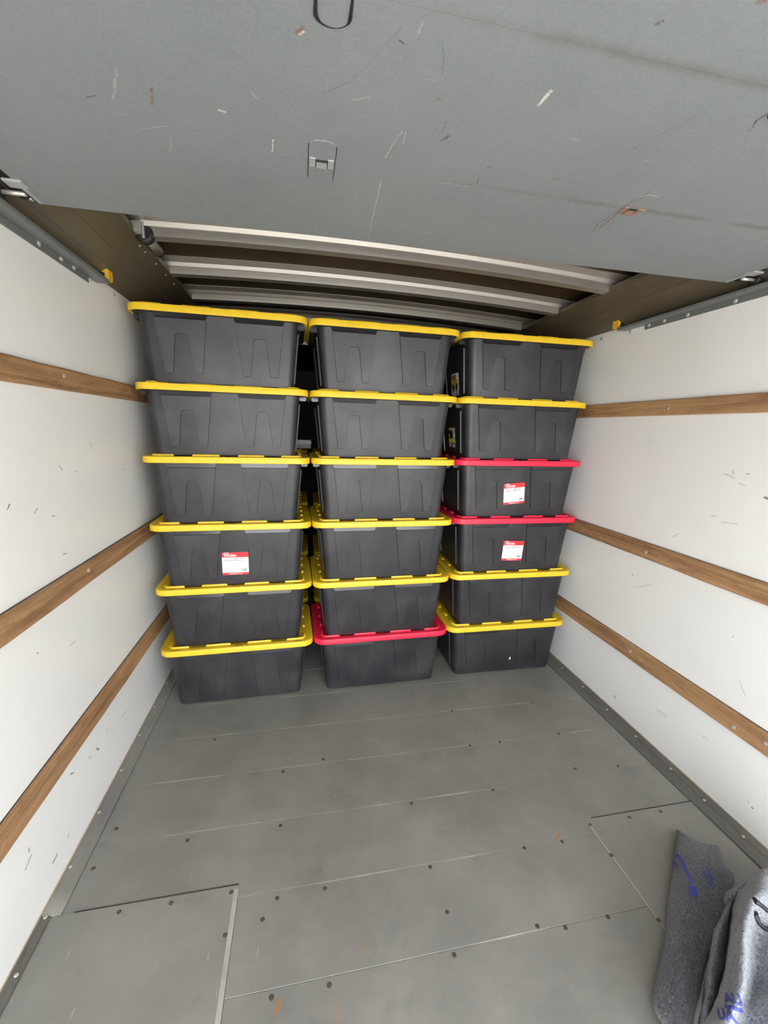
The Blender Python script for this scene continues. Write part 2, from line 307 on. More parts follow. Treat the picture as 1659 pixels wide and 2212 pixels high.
def tote_mat(name, col, dust):
    t = NT(name); p = t.tc.outputs['Object']; g = t.geo.outputs['Position']
    c = t.mix(t.math('MULTIPLY', t.rng(t.noise(g, 5, 5, .65), .42, .75), dust), col, (.20,.195,.19))
    t.bump(t.noise(p, 420, 2, .5), .22, .0006)
    return t.out(c, t.rng(t.noise(g, 3.5, 3), .3, .7, .36, .50), spec=.55)
m_tote = tote_mat('black_tote_plastic', (.0195,.0193,.0235), .16)
m_gloss = plain('smooth_black_plastic', (.022,.022,.025), .16, spec=.6)
def lid_mat(name, col, dirt):
    t = NT(name); g = t.geo.outputs['Position']
    c = t.mix(t.math('MULTIPLY', t.rng(t.noise(g, 18, 5, .7), .5, .8), dirt), col, [x*.45 for x in col])
    t.bump(t.noise(g, 300, 2), .1, .0005)
    return t.out(c, .42, spec=.45)
m_yel = lid_mat('yellow_lid_plastic', (.88,.585,.028), .32); m_red = lid_mat('red_lid_plastic', (.90,.022,.07), .30)
m_slot = plain('dark_slot', (.02,.016,.01), .8)
m_lab = plain('white_label_paper', (.86,.86,.86), .5, var=.02); m_labred = plain('red_label_ink', (.78,.03,.045), .45, var=.03)
m_ink = plain('black_label_ink', (.10,.10,.11), .5); m_inkgrey = plain('grey_label_ink', (.55,.55,.56), .5); m_inkpink = plain('pale_red_label_ink', (.75,.25,.2), .5)
m_laby = plain('yellow_label_ink', (.75,.50,.04), .5); m_labylw = plain('lemon_label_ink', (.72,.70,.03), .5); m_labblk = plain('black_label_stock', (.03,.025,.03), .45)
m_wbox = plain('pale_carton', (.86,.84,.80), .6)
m_blackrub = plain('black_rubber', (.018,.018,.018), .5); m_tube = plain('dull_steel_tube', (.36,.34,.30), .4, .5)
def blanket_mat(name, k):
    t = NT(name); p = t.geo.outputs['Position']
    f = t.noise(p, 170, 6, .85); h = t.noise(p, 26, 5, .75)
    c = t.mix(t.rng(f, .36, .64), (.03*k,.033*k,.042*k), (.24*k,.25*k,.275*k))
    c = t.mix(t.math('MULTIPLY', t.rng(h, .45, .68), .6), c, (.085*k,.085*k,.092*k))
    c = t.mix(t.math('MULTIPLY', t.rng(t.noise(p, 210, 2), .66, .71), .8), c, (.55,.55,.55))
    c = t.mix(t.math('MULTIPLY', t.rng(t.noise(t.vmath('ADD', p, (3,1,2)).outputs[0], 95, 3), .62, .70), .7), c, (.03,.045,.14))
    t.bump(t.noise(p, 180, 5, .7), .8, .004)
    t.b.inputs['Sheen Weight'].default_value = .3
    return t.out(c, .95, spec=.1)
m_pad = blanket_mat('grey_felt', 1.0); m_pad_lit = blanket_mat('lit_grey_felt', 2.2)  # second is the same felt, brightened to paint in daylight on the bunched fold
m_print = plain('blue_ink', (.075,.09,.42), .9, var=.4, scale=120)

# ------------------------------------------------------------------ the setting: ground, walls, floor, roof
tag(MB().box(-30, 30, -40, 12, -1.15, -1.05).build('ground', m_ground), kind='structure')
def wall(name, mat, x0, x1, side):
    w = tag(MB().box(x0, x1, YO, YB, -.06, 2.34).build(name, mat), kind='structure')
    return w
w_l = wall('wall_left', m_wl, WL-.05, WL, -1); w_r = wall('wall_right', m_wr, WR, WR+.05, 1)
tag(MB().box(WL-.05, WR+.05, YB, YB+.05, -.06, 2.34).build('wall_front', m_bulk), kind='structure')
# each wall: three wooden tie slats with screw heads, raw panel edge along the floor
SLZ = [(.3505,.4325), (.8865,.9635), (1.5675,1.6375)]
def slat(w, sgn, z0, z1, screws):
    x = WL if sgn > 0 else WR
    mb = MB(); n = 60; th = .018
    rings = []
    rnd = random.Random(int(z0*1000)+sgn)
    for i in range(n+1):
        y = YO+.02+(YB-YO-.04)*i/n; j = lambda a: rnd.uniform(-a, a)
        xi = x-sgn*.001; xo = x+sgn*(th+j(.0007)); b = .004
        rings.append([(xi,y,z0),(xo-sgn*b,y,z0+j(.0012)),(xo,y,z0+b+j(.0012)),(xo,y,z1-b+j(.0012)),(xo-sgn*b,y,z1+j(.0012)),(xi,y,z1)])
    s = mb.loft(rings).build('wooden_slat', m_wood, w)
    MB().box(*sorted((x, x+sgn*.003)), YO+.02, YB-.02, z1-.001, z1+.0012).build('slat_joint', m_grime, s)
    for (y, z) in screws:
        disc('screw', m_bolt, s, (x+sgn*(th+.0005), y, z), (sgn,0,0), .008, .0025)
    return s
DISC = {}
def disc(name, mat, parent, loc, nrm, r, h, n=10):
    key = (mat.name, round(r,4), round(h,4), nrm, n)
    if key not in DISC:
        nv = Vector(nrm).normalized(); t = Vector((0,0,1)) if abs(nv.z) < .9 else Vector((1,0,0)); e = nv.cross(t).normalized(); f = e.cross(nv)
        R = []
        for rr_, hh in ((r,-.001),(r,h*.5),(r*.7,h),(r*.25,h),(r*.2,h*.4)):
            R.append([tuple(e*math.cos(k/n*2*math.pi)*rr_+f*math.sin(k/n*2*math.pi)*rr_+nv*hh) for k in range(n)])
        o = MB().loft(R, smooth=False).build(name, mat, parent, loc); DISC[key] = o.data; return o
    o = bpy.data.objects.new(name, DISC[key]); COL.objects.link(o); o.parent = parent; o.location = loc
    return o
def near(l, z0, z1): return [(y, z) for y, z in l if z0-.02 < z < z1+.02]
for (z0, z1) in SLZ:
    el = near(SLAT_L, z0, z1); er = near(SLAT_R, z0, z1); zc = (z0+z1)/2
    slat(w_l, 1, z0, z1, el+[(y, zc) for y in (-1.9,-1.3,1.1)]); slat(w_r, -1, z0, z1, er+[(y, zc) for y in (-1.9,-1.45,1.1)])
for w, x, s in ((w_l, WL, 1), (w_r, WR, -1)):
    MB().box(min(x,x+s*.004), max(x,x+s*.004), YO+.01, YB-.01, 0.004, .013).build('panel_edge', m_edge, w)
for y, z in ((-.196,1.999),(.014,2.004)): disc('rivet', m_bolt, w_l, (WL, y, z), (1,0,0), .009, .003)
for y, z in ((.091,1.997),(-.119,1.992)): disc('rivet', m_bolt, w_r, (WR, y, z), (-1,0,0), .009, .003)

fl = tag(MB().box(WL-.05, WR+.05, YO, YB, -.10, -.020).build('floor', m_darkgap), kind='structure')
XL, XR, YP = -1.052, 1.2345, -.9430
ys = [YB-.005]+[.0195-.2513*k+.2513*9 for k in range(1, 13)]+[-.990,-1.236,-1.483,-1.73,-1.98,-2.23,-2.48,-2.73,YO+.005]
boards = []
for a, b in zip(ys[:-1], ys[1:]):
    y1, y0 = a, b
    x0, x1 = (XL, XR)
    if y1 <= YP-.01: x0, x1 = -.5375, .7425
    g = .0004; h = random.uniform(-.0004, .0004)
    boards.append((y0, y1, MB().bbox(x0+g, x1-g, y0+g, y1-g, -.0195, h, .0006).build('floor_board', m_floor, fl)))
# the board at the plate step is cut round the plates
pl = MB().bbox(-1.079, -.5378, YO+.005, -.9515, -.0195, .0014, .0006).build('floor_plate', m_plate, fl)
pr = MB().bbox(.7428, XR+.012, YO+.005, -.9290, -.0195, .0014, .0006).build('floor_plate', m_plate, fl)
for p_, x0, x1, yb in ((pl, XL+.004, -.5378, -.9515), (pr, .7428, XR+.012, -.9290)):      # dirt-filled joint behind each plate, rubbed pale inner edge
    MB().box(x0+.03, x1-.002, yb+.0003, yb+.0042, -.002, .0011).build('plate_joint', m_grime, p_)
    xi = x1 if p_ is pl else x0
    MB().box(*((xi-.014, xi-.0003) if p_ is pl else (xi+.0003, xi+.006)), YO+.01, yb-.012, -.002, .0016).build('plate_edge', m_worn, p_)
for (x, y) in SCREWS:
    par = None
    if y < -.9515 and x < -.538: par = pl; z = .0014
    elif y < -.929 and x > .743: par = pr; z = .0014
    else:
        z = .0006
        for y0, y1, b in boards:
            if y0 <= y < y1: par = b
    disc('screw', m_rustscrew, par, (x, y, z-.0006), (0,0,1), .0068, .0014)
def strip(name, x0, x1, riv, side):
    # a flat steel kick strip along the foot of the wall, in two lengths
    b = None
    for i, (ya, yb, hh) in enumerate((((-.925 if side > 0 else -.9505), YB-.005, .004), (YO+.005, (-.927 if side > 0 else -.952), .007))):
        mb = MB()
        if side < 0 and i: x1 = -1.0795
        if side > 0: prof = [(x0,-.019),(x0,hh),(x0+.052,hh),(x0+.056,hh+.004),(x1,hh+.006),(x1,-.019)]
        else: prof = [(x1,-.019),(x1,hh),(x1-.020,hh),(x1-.024,hh+.003),(x0,hh+.005),(x0,-.019)]
        mb.loft([[(x,ya,z) for x,z in prof],[(x,yb,z) for x,z in prof]])
        if i == 0: b = tag(mb.build(name, m_strip if side > 0 else m_floor), kind='structure')
        else: mb.build('kick_plate', m_strip, b)
    for (x, y) in riv:
        if side < 0 and y < -.93: x = min(x, -1.088)
        disc('rivet', m_bolt, b, (min(max(x, x0+.008), x1-.008), y, .0095), (0,0,1), .0058, .0025)
strip('baseboard_right', XR+.0005+(.0), WR-.0045, RIV_R, 1)
strip('baseboard_left', WL+.0045, XL-.0005, RIV_L, -1)

# roof: arched skin carrying bows
def zb(x):
    t = (x+.932)/(1.12+.932); return 2.168+(2.141-2.168)*t+.027*(1-(2*t-1)**2)
roof = MB(); n = 20
top = [(WL-.06+(WR-WL+.12)*i/n) for i in range(n+1)]
def zr(x): return max(zb(min(max(x,-.95),1.14))+.062, 2.20)
roof.loft([[(x,y,zr(x)+.012) for x in top]+[(x,y,zr(x)) for x in reversed(top)] for y in (YO-.02, YB+.06)])
ceil = tag(roof.build('ceiling', m_roof), kind='structure')
for y0 in [-.20+.415*k for k in range(-6, 6)]:
    mb = MB(); xs = [-.99+(1.19+.99)*i/24 for i in range(25)]
    prof = [(-.050,.0615),(-.050,.057),(-.012,.047),(-.004,.032),(0,.030),(.002,.0),(.050,.0),(.052,.030),(.052,.0615)]
    mb.loft([[(x, y0+a, zb(x)+z) for a, z in prof] for x in xs])
    if y0 > -2.7: mb.build('roof_bow', m_bow, ceil)
# sloping metal soffits over the side walls
def soffit(name, xw, xi, zi):
    mb = MB(); d = .004; k = .55
    xm = xw+(xi-xw)*k; zm = 2.024+(zi-2.024)*k
    mb.loft([[(xw,y,2.024),(xm,y,zm),(xm,y,zm+.003),(xi,y,zi),(xi,y,zi+.02),(xw,y,2.05)] for y in (YO+.01, YB-.005)])
    return tag(mb.build(name, m_soffit), kind='structure')
s_l = soffit('trim_1', WL+.001, -.930, 2.168); s_r = soffit('trim_2', WR-.001, 1.118, 2.141)
for y in (-.13, -.07, .06, .2, .33): disc('rivet', m_bolt, s_l, (-.945, y, 2.154), (.64,0,-.77), .005, .002)

# door tracks bolted along the wall tops
def track(name, sg, bolts, xw):
    ye = -.218
    f = lambda a: xw+sg*a
    base = MB().loft([[(f(.0003),y,1.979),(f(.004),y,1.979),(f(.004),y,2.0),(f(.0003),y,2.0)] for y in (YO+.02, ye)])
    # channel profile the rollers run in
    prof = [(.001,2.0),(.046,2.0),(.050,2.004),(.050,2.012),(.047,2.012),(.047,2.0045),(.004,2.0045),(.004,2.058),(.050,2.058),(.050,2.061),(.001,2.061)]
    base.loft([[(f(a),y,z) for a, z in prof] for y in (YO+.02, -.149 if sg > 0 else -.083)])
    t = tag(base.build(name, m_trackgrey), kind='structure')
    for (y, z) in bolts: 
        b = disc('bolt', m_zinc, t, (f(.004), y, z), (sg,0,0), .0085, .003)
    mb = MB()
    mb.bbox(min(f(.006),f(.048)), max(f(.006),f(.048)), -.150 if sg > 0 else -.084, -.112 if sg > 0 else -.046, 2.014, 2.056, .004)
    st = mb.build('rubber_stop', m_ystop, t); st['label'] = 'yellow rubber stop at the end of the track'
    MB().box(min(f(.018),f(.034)), max(f(.018),f(.034)), -.160 if sg > 0 else -.094, -.145 if sg > 0 else -.080, 2.020, 2.038).build('stop_pin', m_blackrub, st)
    return t
tr_l = track('trim_3', 1, TRK_L+[(-.95,1.989),(-1.2,1.989)], WL); tr_r = track('trim_4', -1, TRK_R+[(-1.0,1.989),(-1.25,1.989)], WR)

# roll-up door, raised flat under the roof
door = tag(empty('door_1', (0, -1.75, 2.04)), kind='structure'); DP = Vector((0,-1.75,2.04))
DX0, DX1 = -1.008, 1.226
dy = [-.690,-1.055,-1.437,-1.805,-2.18,-2.555,-2.80]
secs = []
for a, b in zip(dy[:-1], dy[1:]):
    mb = MB(); g = .0003
    mb.box(DX0, DX1, b+g-DP.y, a-g-DP.y, 0, .022)
    secs.append(mb.build('door_section', m_door, door))
MB().box(DX0+.002, DX1-.002, -.6895-DP.y, -.6875-DP.y, .002, .020).build('door_edge', m_edge, door)
def dpt(x, y, z): return (x-DP.x, y-DP.y, z-DP.z)
def plate_outline(w, y0, y1, r=.02, n=5):
    c = (y0+y1)/2; return rrect(w, y1-y0, min(r, w/2-.001), n, 0, c)
def hinge(x, y, rusty=False):
    h = MB().prism(plate_outline(.056, y-.075, y+.078, .02), lambda u, v, hh: dpt(x+u, v, 2.04-hh), -.001, .0014).build('hinge', m_door, door)
    ol = MB()
    for sx in (() if rusty else (-1, 1)): ol.box(*sorted((x-DP.x+sx*.028, x-DP.x+sx*.0295)), y-.06-DP.y, y+.058-DP.y, -.0012, .0005)
    if not rusty: ol.build('hinge_gap', m_darkgap, h)
    k = MB()
    k.box(x-.026, x-.0135, y-.017-DP.y, y+.012-DP.y, -.0035, 0); k.box(x-.0115, x+.0115, y-.009-DP.y, y+.014-DP.y, -.004, 0); k.box(x+.0135, x+.026, y-.017-DP.y, y+.012-DP.y, -.0035, 0)
    k.build('hinge_knuckle', m_rust if rusty else m_hingelt, h)
    s_ = MB()
    s_.box(x-.013, x+.012, y-.0125-DP.y, y-.0095-DP.y, -.0045, 0); s_.box(x-.0135, x-.0115, y-.012-DP.y, y+.012-DP.y, -.0038, 0); s_.box(x+.0115, x+.0135, y-.012-DP.y, y+.012-DP.y, -.0038, 0)
    s_.build('hinge_slot', m_darkgap, h)
    return h
hinge(-.275, -1.055)
hinge(.512, -1.045, True)
for x, y in ((-.275,-1.805),(.51,-1.805),(-.275,-2.18),(.51,-2.18)): hinge(x, y)
# sunk rim of the two hinges on the second joint, rust-black where the paint has cracked
for x, y in ((-.275,-1.43),(.524,-1.428)):
    pts = []
    for k in range(13):
        a = math.pi*k/12; pts.append((x-.0245*math.cos(a)*1.0, y+.030+.020*math.sin(a), 2.0395))
    pts = [(x-.0245, y-.06, 2.0395), (x-.0245, y-.005, 2.0395)]+pts+[(x+.0245, y-.005, 2.0395), (x+.0245, y-.06, 2.0395)]
    rad = [.0009,.0016]+[.0030,.0032,.0026,.0016,.0011,.0008,.0006,.0005,.0005,.0006,.0010,.0022,.0028]+[.0016,.0009]
    MB().tube([dpt(*p) for p in pts], rad, 6).build('hinge_rim', m_darkgap, door)
    MB().box(x-.011, x-.0095, y-.05-DP.y, y-.012-DP.y, -.0008, .001).build('hinge_slit', m_darkgap, door)
# corner brackets with rollers
def bracket(sg, xe, xw):
    f = lambda a: xe+sg*a                                       # a grows outwards to the wall
    p = MB(); p.box(*sorted((f(-.004),f(.040))), -.800-DP.y, -.700-DP.y, .003, .012); p.box(*sorted((f(.0008),f(.004))), -.80-DP.y, -.70-DP.y, -.004, .012)
    p2 = p.build('roller_bracket', m_blackrub, door)
    q = MB(); q.bbox(*sorted((f(-.010),f(.0))), -.775-DP.y, -.700-DP.y, -.004, .0005, .001); q.build('bracket_flange', m_hingelt, p2)
    q = MB(); q.bbox(*sorted((f(-.020),f(.022))), -.812-DP.y, -.778-DP.y, -.006, .0005, .001); q.build('bracket_tab', m_hingelt, p2)
    c = MB(); c.tube([dpt(f(.003),-.752,2.034),dpt(f(.060),-.752,2.034)], .0055, 10); c.build('roller_shaft', m_zinc, p2)
    c = MB(); c.tube([dpt(f(.055),-.752,2.034),dpt(f(.058),-.752,2.034),dpt(f(.074),-.752,2.034),dpt(f(.078),-.752,2.034)], [.014,.018,.018,.014], 14); c.build('roller', m_blackrub, p2)
    c = MB(); c.tube([dpt(f(.014),-.706,2.051),dpt(f(.014),-.706,2.040)], .006, 8); c.build('bracket_bolt', m_zinc, p2)
bracket(-1, DX0, WL); bracket(1, DX1, WR)
# spring roller hung inside the left soffit
sp_ = empty('door_roller', (-.905, -.11, 2.176)); tag(sp_, 'black wheel and short grey tube hung above the left soffit by the first roof bow', 'roller')
MB().tube([(0,-.062,0),(0,.075,0)], .020, 14).build('tube', m_tube, sp_)
MB().tube([(0,-.095,0),(0,-.090,0),(0,-.066,0),(0,-.061,0)], [.024,.033,.033,.026], 16).build('wheel', m_blackrub, sp_)
MB().tube([(0,.075,0),(0,.088,0)], .021, 14).build('end_cap', m_blackrub, sp_)
MB().box(-.034,-.006,-.125,-.098,-.008,.028).box(-.004,.004,-.1,-.096,-.02,.05).build('bracket', m_zinc, sp_)

# ------------------------------------------------------------------ storage totes
BZ = .294                                                      # body height, rim tucked into the lid
def ins(z): t = min(max(z/.29, 0), 1); return (.0715+(.0440-.0715)*t, .0377+(.0180-.0377)*t)
def body_mb():
    mb = MB(); R = []
    for z, e, r in ((0,.008,.026),(.004,.001,.030),(.014,0,.032),(.10,0,.034),(.20,0,.036),(.284,0,.038)):
        ix, iy = ins(z); R.append(ring(LW-2*(ix+e), LD-2*(iy+e), r, z))
    R.append(ring(LW-.085, LD-.034, .045, .2955)); R.append(ring(LW-.030, LD-.024, .05, .2985)); R.append(ring(LW-.030, LD-.024, .05, .310))
    mb.loft(R, smooth=True)
    for sx in (-1, 1):                                          # upright ribs on the short ends
        for sy_ in (-1, 1):
            rr_ = []
            for z in (.03, .262):
                ix, iy = ins(z); x = sx*(LW/2-ix); y = sy_*(LD/2-iy-.085)
                rr_.append([(x-sx*.004,y-.008,z),(x+sx*.007,y-.005,z),(x+sx*.007,y+.005,z),(x-sx*.004,y+.008,z)])
            mb.loft(rr_)
    return mb
def face_pt(x, z, h):                                           # point on the front face, h metres proud of it
    ix, iy = ins(z); return (x, -LD/2+iy-h, z)
def m_panel_poly():
    f = .046
    P = [(-.108,.276),(-.0805,f+.006),(-.0765,f),(-.0485,f),(-.0445,f+.006),(-.0270,.2),(-.0235,.2085),(-.0165,.2135)]
    P += [(-x, z) for x, z in reversed(P)]
    return P
def panel_mb(cx):
    mb = MB(); P = m_panel_poly(); n = len(P)
    # concave outline: build as three convex slabs (left leg, right leg, bridge) sharing the same rim
    def off(P, d):
        out = []
        for i in range(len(P)):
            a, b, c = Vector(P[i-1]), Vector(P[i]), Vector(P[(i+1) % len(P)])
            e1 = (b-a).normalized(); e2 = (c-b).normalized(); n1 = Vector((-e1.y, e1.x)); n2 = Vector((-e2.y, e2.x))
            k = n1+n2; k = k/max(k.length_squared, .2)*2*.5*2 if k.length > .01 else n1
            out.append(tuple(b+k*d*.5*1.0))
        return out
    Q = off(P, .0022)
    R = [[face_pt(cx+x, z, h) for x, z in pp] for pp, h in ((P,-.004),(P,.0018),(Q,.0048))]
    vs = [v for r in R for v in r]; fs = []
    for i in (0, 1):
        for j in range(n):
            k = (j+1) % n; fs.append((i*n+j, i*n+k, (i+1)*n+k, (i+1)*n+j))
    fs.append(tuple(2*n+j for j in range(n)))
    mb.add(vs, fs)
    # round moulding mark between the legs
    return mb
def ledge_mb(cx):
    f = lambda x, z, h: (cx+x, -LD/2+h, z)
    mb = MB(); a, b = .112, .102
    a, c2 = .111, .103
    mb.add([f(-a,.2988,.0100),f(a,.2988,.0100),f(a,.286,.0086),f(c2,.2785,.0078),f(-c2,.2785,.0078),f(-a,.286,.0086),
            f(-a,.2988,.035),f(a,.2988,.035),f(a,.284,.035),f(c2,.276,.035),f(-c2,.276,.035),f(-a,.284,.035)],
           [(0,1,2,3,4,5),(11,10,9,8,7,6),(0,6,7,1),(1,7,8,2),(2,8,9,3),(3,9,10,4),(4,10,11,5),(5,11,6,0)])
    return mb
def handle_mb(sx):
    mb = MB(); X = LW/2
    P = [(-.105,.2985),(.105,.2985)]
    pr_ = [(X-.055,.2988),(X-.010,.2988),(X-.010,.284),(X-.014,.278),(X-.032,.278),(X-.055,.282)]
    mb.loft([[(sx*x, y, z) for x, z in pr_] for y in (-.17, .17)])
    return mb
def lid_mb():
    mb = MB(); z0, z1 = LIDZ, PITCH
    R = [ring(LW-.020, LD-.020, .055, z0+.002, 8), ring(LW-.004, LD-.004, .060, z0, 8), ring(LW, LD, .062, z0+.002, 8), ring(LW, LD, .062, z1-.005, 8), ring(LW-.003, LD-.003, .061, z1-.0015, 8), ring(LW-.010, LD-.010, .059, z1, 8),
         ring(LW-.075, LD-.066, .040, z1, 8), ring(LW-.082, LD-.072, .038, z1-.002, 8)]
    mb.loft(R, smooth=True)
    h = .0088
    def bump_(x0, x1, y0, y1):                                   # rounded raised lug
        if x1-x0 > y1-y0: prof = [(y0,z1-.002),(y0+.0005,z1+h*.7),(y0+.002,z1+h),(y1-.002,z1+h),(y1-.0005,z1+h*.7),(y1,z1-.002)]; mb.loft([[(x,y,z1+(z-z1)*k) for y,z in prof] for x,k in ((x0,.6),(x0+.004,1),(x1-.004,1),(x1,.6))])
        else: prof = [(x0,z1-.002),(x0+.0008,z1+h*.65),(x0+.003,z1+h),(x1-.003,z1+h),(x1-.0008,z1+h*.65),(x1,z1-.002)]; mb.loft([[(x,y,z1+(z-z1)*k) for x,z in prof] for y,k in ((y0,.6),(y0+.004,1),(y1-.004,1),(y1,.6))])
    for sy_ in (-1, 1):
        ya, yb = sorted((sy_*(LD/2-.0295), sy_*(LD/2-.0372)))
        for xa, xb in ((-.165,-.042),(.042,.165)): bump_(xa, xb, ya, yb)
        for sx in (-1, 1):                                       # L-shaped corner lug
            xs = sorted((sx*.246, sx*.318)); bump_(xs[0], xs[1], ya, yb)
            arc = []
            for k in range(7):
                a = math.radians(90*k/6); cx, cy_ = sx*.316, sy_*(LD/2-.0583)
                arc.append((cx+sx*.025*math.sin(a), cy_+sy_*.025*math.cos(a)))
            mb.loft([[(x+sx*a*math.sin(math.radians(90*k/6)), y+sy_*a*math.cos(math.radians(90*k/6)), z) for a, z in ((-.0039,z1-.002),(-.0034,z1+h*.7),(-.002,z1+h),(.002,z1+h),(.0034,z1+h*.7),(.0039,z1-.002))] for k, (x, y) in enumerate(arc)])
            y2 = sorted((sy_*(LD/2-.055), sy_*(LD/2-.095))); xx = sorted((sx*.334, sx*.348)); bump_(xx[0], xx[1], y2[0], y2[1])
            for yc in (.062, ): 
                y3 = sorted((sy_*(yc-.022), sy_*(yc+.022))); bump_(xx[0], xx[1], y3[0], y3[1])
        # tie slots in the rim
        for xc in (-.305, 0, .305):
            y4 = sorted((sy_*(LD/2-.0125), sy_*(LD/2-.0175))); mb.box(xc-.018, xc+.018, y4[0], y4[1], z1-.003, z1+.0003, 1)
    return mb

def label_parts(parent, cx, cz, rot, up_=0.0):
    c, s_ = math.cos(rot), math.sin(rot)
    def P(u, v, h): x = cx+u*c-v*s_; z = cz+u*s_+v*c; return face_pt(x, z, h+up_)
    w, hh = .128, .122
    mb = MB(); mb.prism(rrect(w, hh, .006, 4), P, .0005, .0014)
    lab = mb.build('label', m_lab, parent); lab['label'] = 'white paper label with red bands'
    R = rrect(w, hh, .006, 4)
    mb = MB()
    mb.prism([(-w/2,hh/2-.027),(w/2,hh/2-.027)]+[(x,y) for x,y in R if y > hh/2-.0061 and x > 0]+[(x,y) for x,y in R if y > hh/2-.0061 and x < 0], P, .0012, .0018)
    mb.build('label_header', m_labred, lab)
    mb = MB()
    mb.prism([(x,y) for x,y in R if y < -hh/2+.0061 and x < 0]+[(x,y) for x,y in R if y < -hh/2+.0061 and x > 0]+[(w/2,-hh/2+.0125),(-w/2,-hh/2+.0125)], P, .0012, .0018)
    mb.build('label_footer', m_labred, lab)
    def put(mb, body, size, u, v, bold=0, sx=1, align='LEFT', m=0, shear=0):
        vs, fs = text_mesh(body, size, bold, align, sx, shear); mb.add([P(u+x, v+y, .0023) for x, y in vs], fs, m)
    t = MB()
    put(t, 'HYPER', .0075, -.055, .0545, .0002, 1.1)
    put(t, 'TOU', .0185, -.057, .0385, .0007, 1.0, shear=.12); put(t, 'GH', .0150, -.0175, .0388, .0006, 1.0, shear=.12)
    put(t, 'ASSEMBLED IN USA', .0078, 0, -.0578, .0002, 1.0, 'CENTER')
    t.build('label_title', m_lab, lab)['kind'] = 'stuff'
    t = MB(); put(t, '27 GALLON', .0078, -.053, .0245, .0001, 1.0, m=1); put(t, 'HEAVY DUTY', .0078, -.005, .0245, .0002, .98)
    put(t, 'SNAP LID STORAGE TOTE', .0078, -.053, .0155, .0002, .98)
    for k in range(3):
        v = .0085-.0034*k; uu = -.053
        while uu < (.035 if k < 2 else .02):
            L_ = random.uniform(.004, .012); t.add([P(uu,v,.0021),P(uu+L_,v,.0021),P(uu+L_,v+.0010,.0021),P(uu,v+.0010,.0021)], [(0,1,2,3)], 2); uu += L_+.002
    uu = .031
    while uu < .053:
        L_ = random.choice((.0006,.001,.0016)); t.add([P(uu,-.041,.0021),P(uu+L_,-.041,.0021),P(uu+L_,-.028,.0021),P(uu,-.028,.0021)], [(0,1,2,3)], 0); uu += L_+random.choice((.0006,.0012))
    for k in range(4): t.add([P(.045,-.020+.0026*k,.0021),P(.054,-.020+.0026*k,.0021),P(.054,-.0185+.0026*k,.0021),P(.045,-.0185+.0026*k,.0021)], [(0,1,2,3)], 2)
    t.add([P(.030,-.018,.0021),P(.034,-.018,.0021),P(.034,-.014,.0021),P(.030,-.014,.0021)], [(0,1,2,3)], 2)
    for k in range(3): t.add([P(.004,-.040+.0036*k,.0021),P(.024-.004*k,-.040+.0036*k,.0021),P(.024-.004*k,-.0385+.0036*k,.0021),P(.004,-.0385+.0036*k,.0021)], [(0,1,2,3)], 2)
    for k in range(2): t.add([P(-.053,-.040+.0036*k,.0021),P(-.010,-.040+.0036*k,.0021),P(-.010,-.0392+.0036*k,.0021),P(-.053,-.0392+.0036*k,.0021)], [(0,1,2,3)], 2)
    t.build('label_print', [m_ink, m_inkpink, m_inkgrey], lab)['kind'] = 'stuff'
def end_label(parent, zc, kind):                                # label on the left short end
    def P(u, v, h):
        z = zc+v; ix, iy = ins(z); return (-(LW/2-ix)-h, -u, z)
    w, hh = .115, .125
    base = MB().prism(rrect(w, hh, .004, 3), P, .0005, .0012).build('end_label', m_lab if kind else m_labblk, parent)
    mb = MB()
    def q(u0, u1, v0, v1, m, h=.0016): mb.prism([(u0,v0),(u1,v0),(u1,v1),(u0,v1)], P, .001, h, m)
    if kind:
        base['label'] = 'white label with yellow and black emblem'
        q(-.05,.02,.03,.055,1); mb.prism([(-.045,.025),(0,-.02),(.045,.025),(.045,.03),(-.045,.03)], P, .001, .0018, 0)
        for su in (-1, 1): mb.prism([(su*.01,-.01),(su*.04,.012),(su*.046,-.01),(su*.03,-.04),(su*.012,-.03)][::su], P, .001, .0020, 2)
        q(-.03,-.012,-.04,-.02,0,.0014); q(.02,.05,-.058,-.046,3)
    else:
        base['label'] = 'black label with lemon band and pale blocks'
        q(-.055,.055,-.032,-.008,4); q(-.05,.0,.04,.055,0); q(.005,.05,.03,.055,3); q(.02,.05,.0,.028,5); q(.015,.05,-.008,.0,3,.0017); q(-.05,-.01,-.056,-.036,3); q(.01,.05,-.058,-.036,3); q(-.052,-.036,-.005,.02,0)
    mb.build('end_label_print', [m_laby, m_rust, m_labblk, m_inkgrey, m_labylw, m_wbox], base)

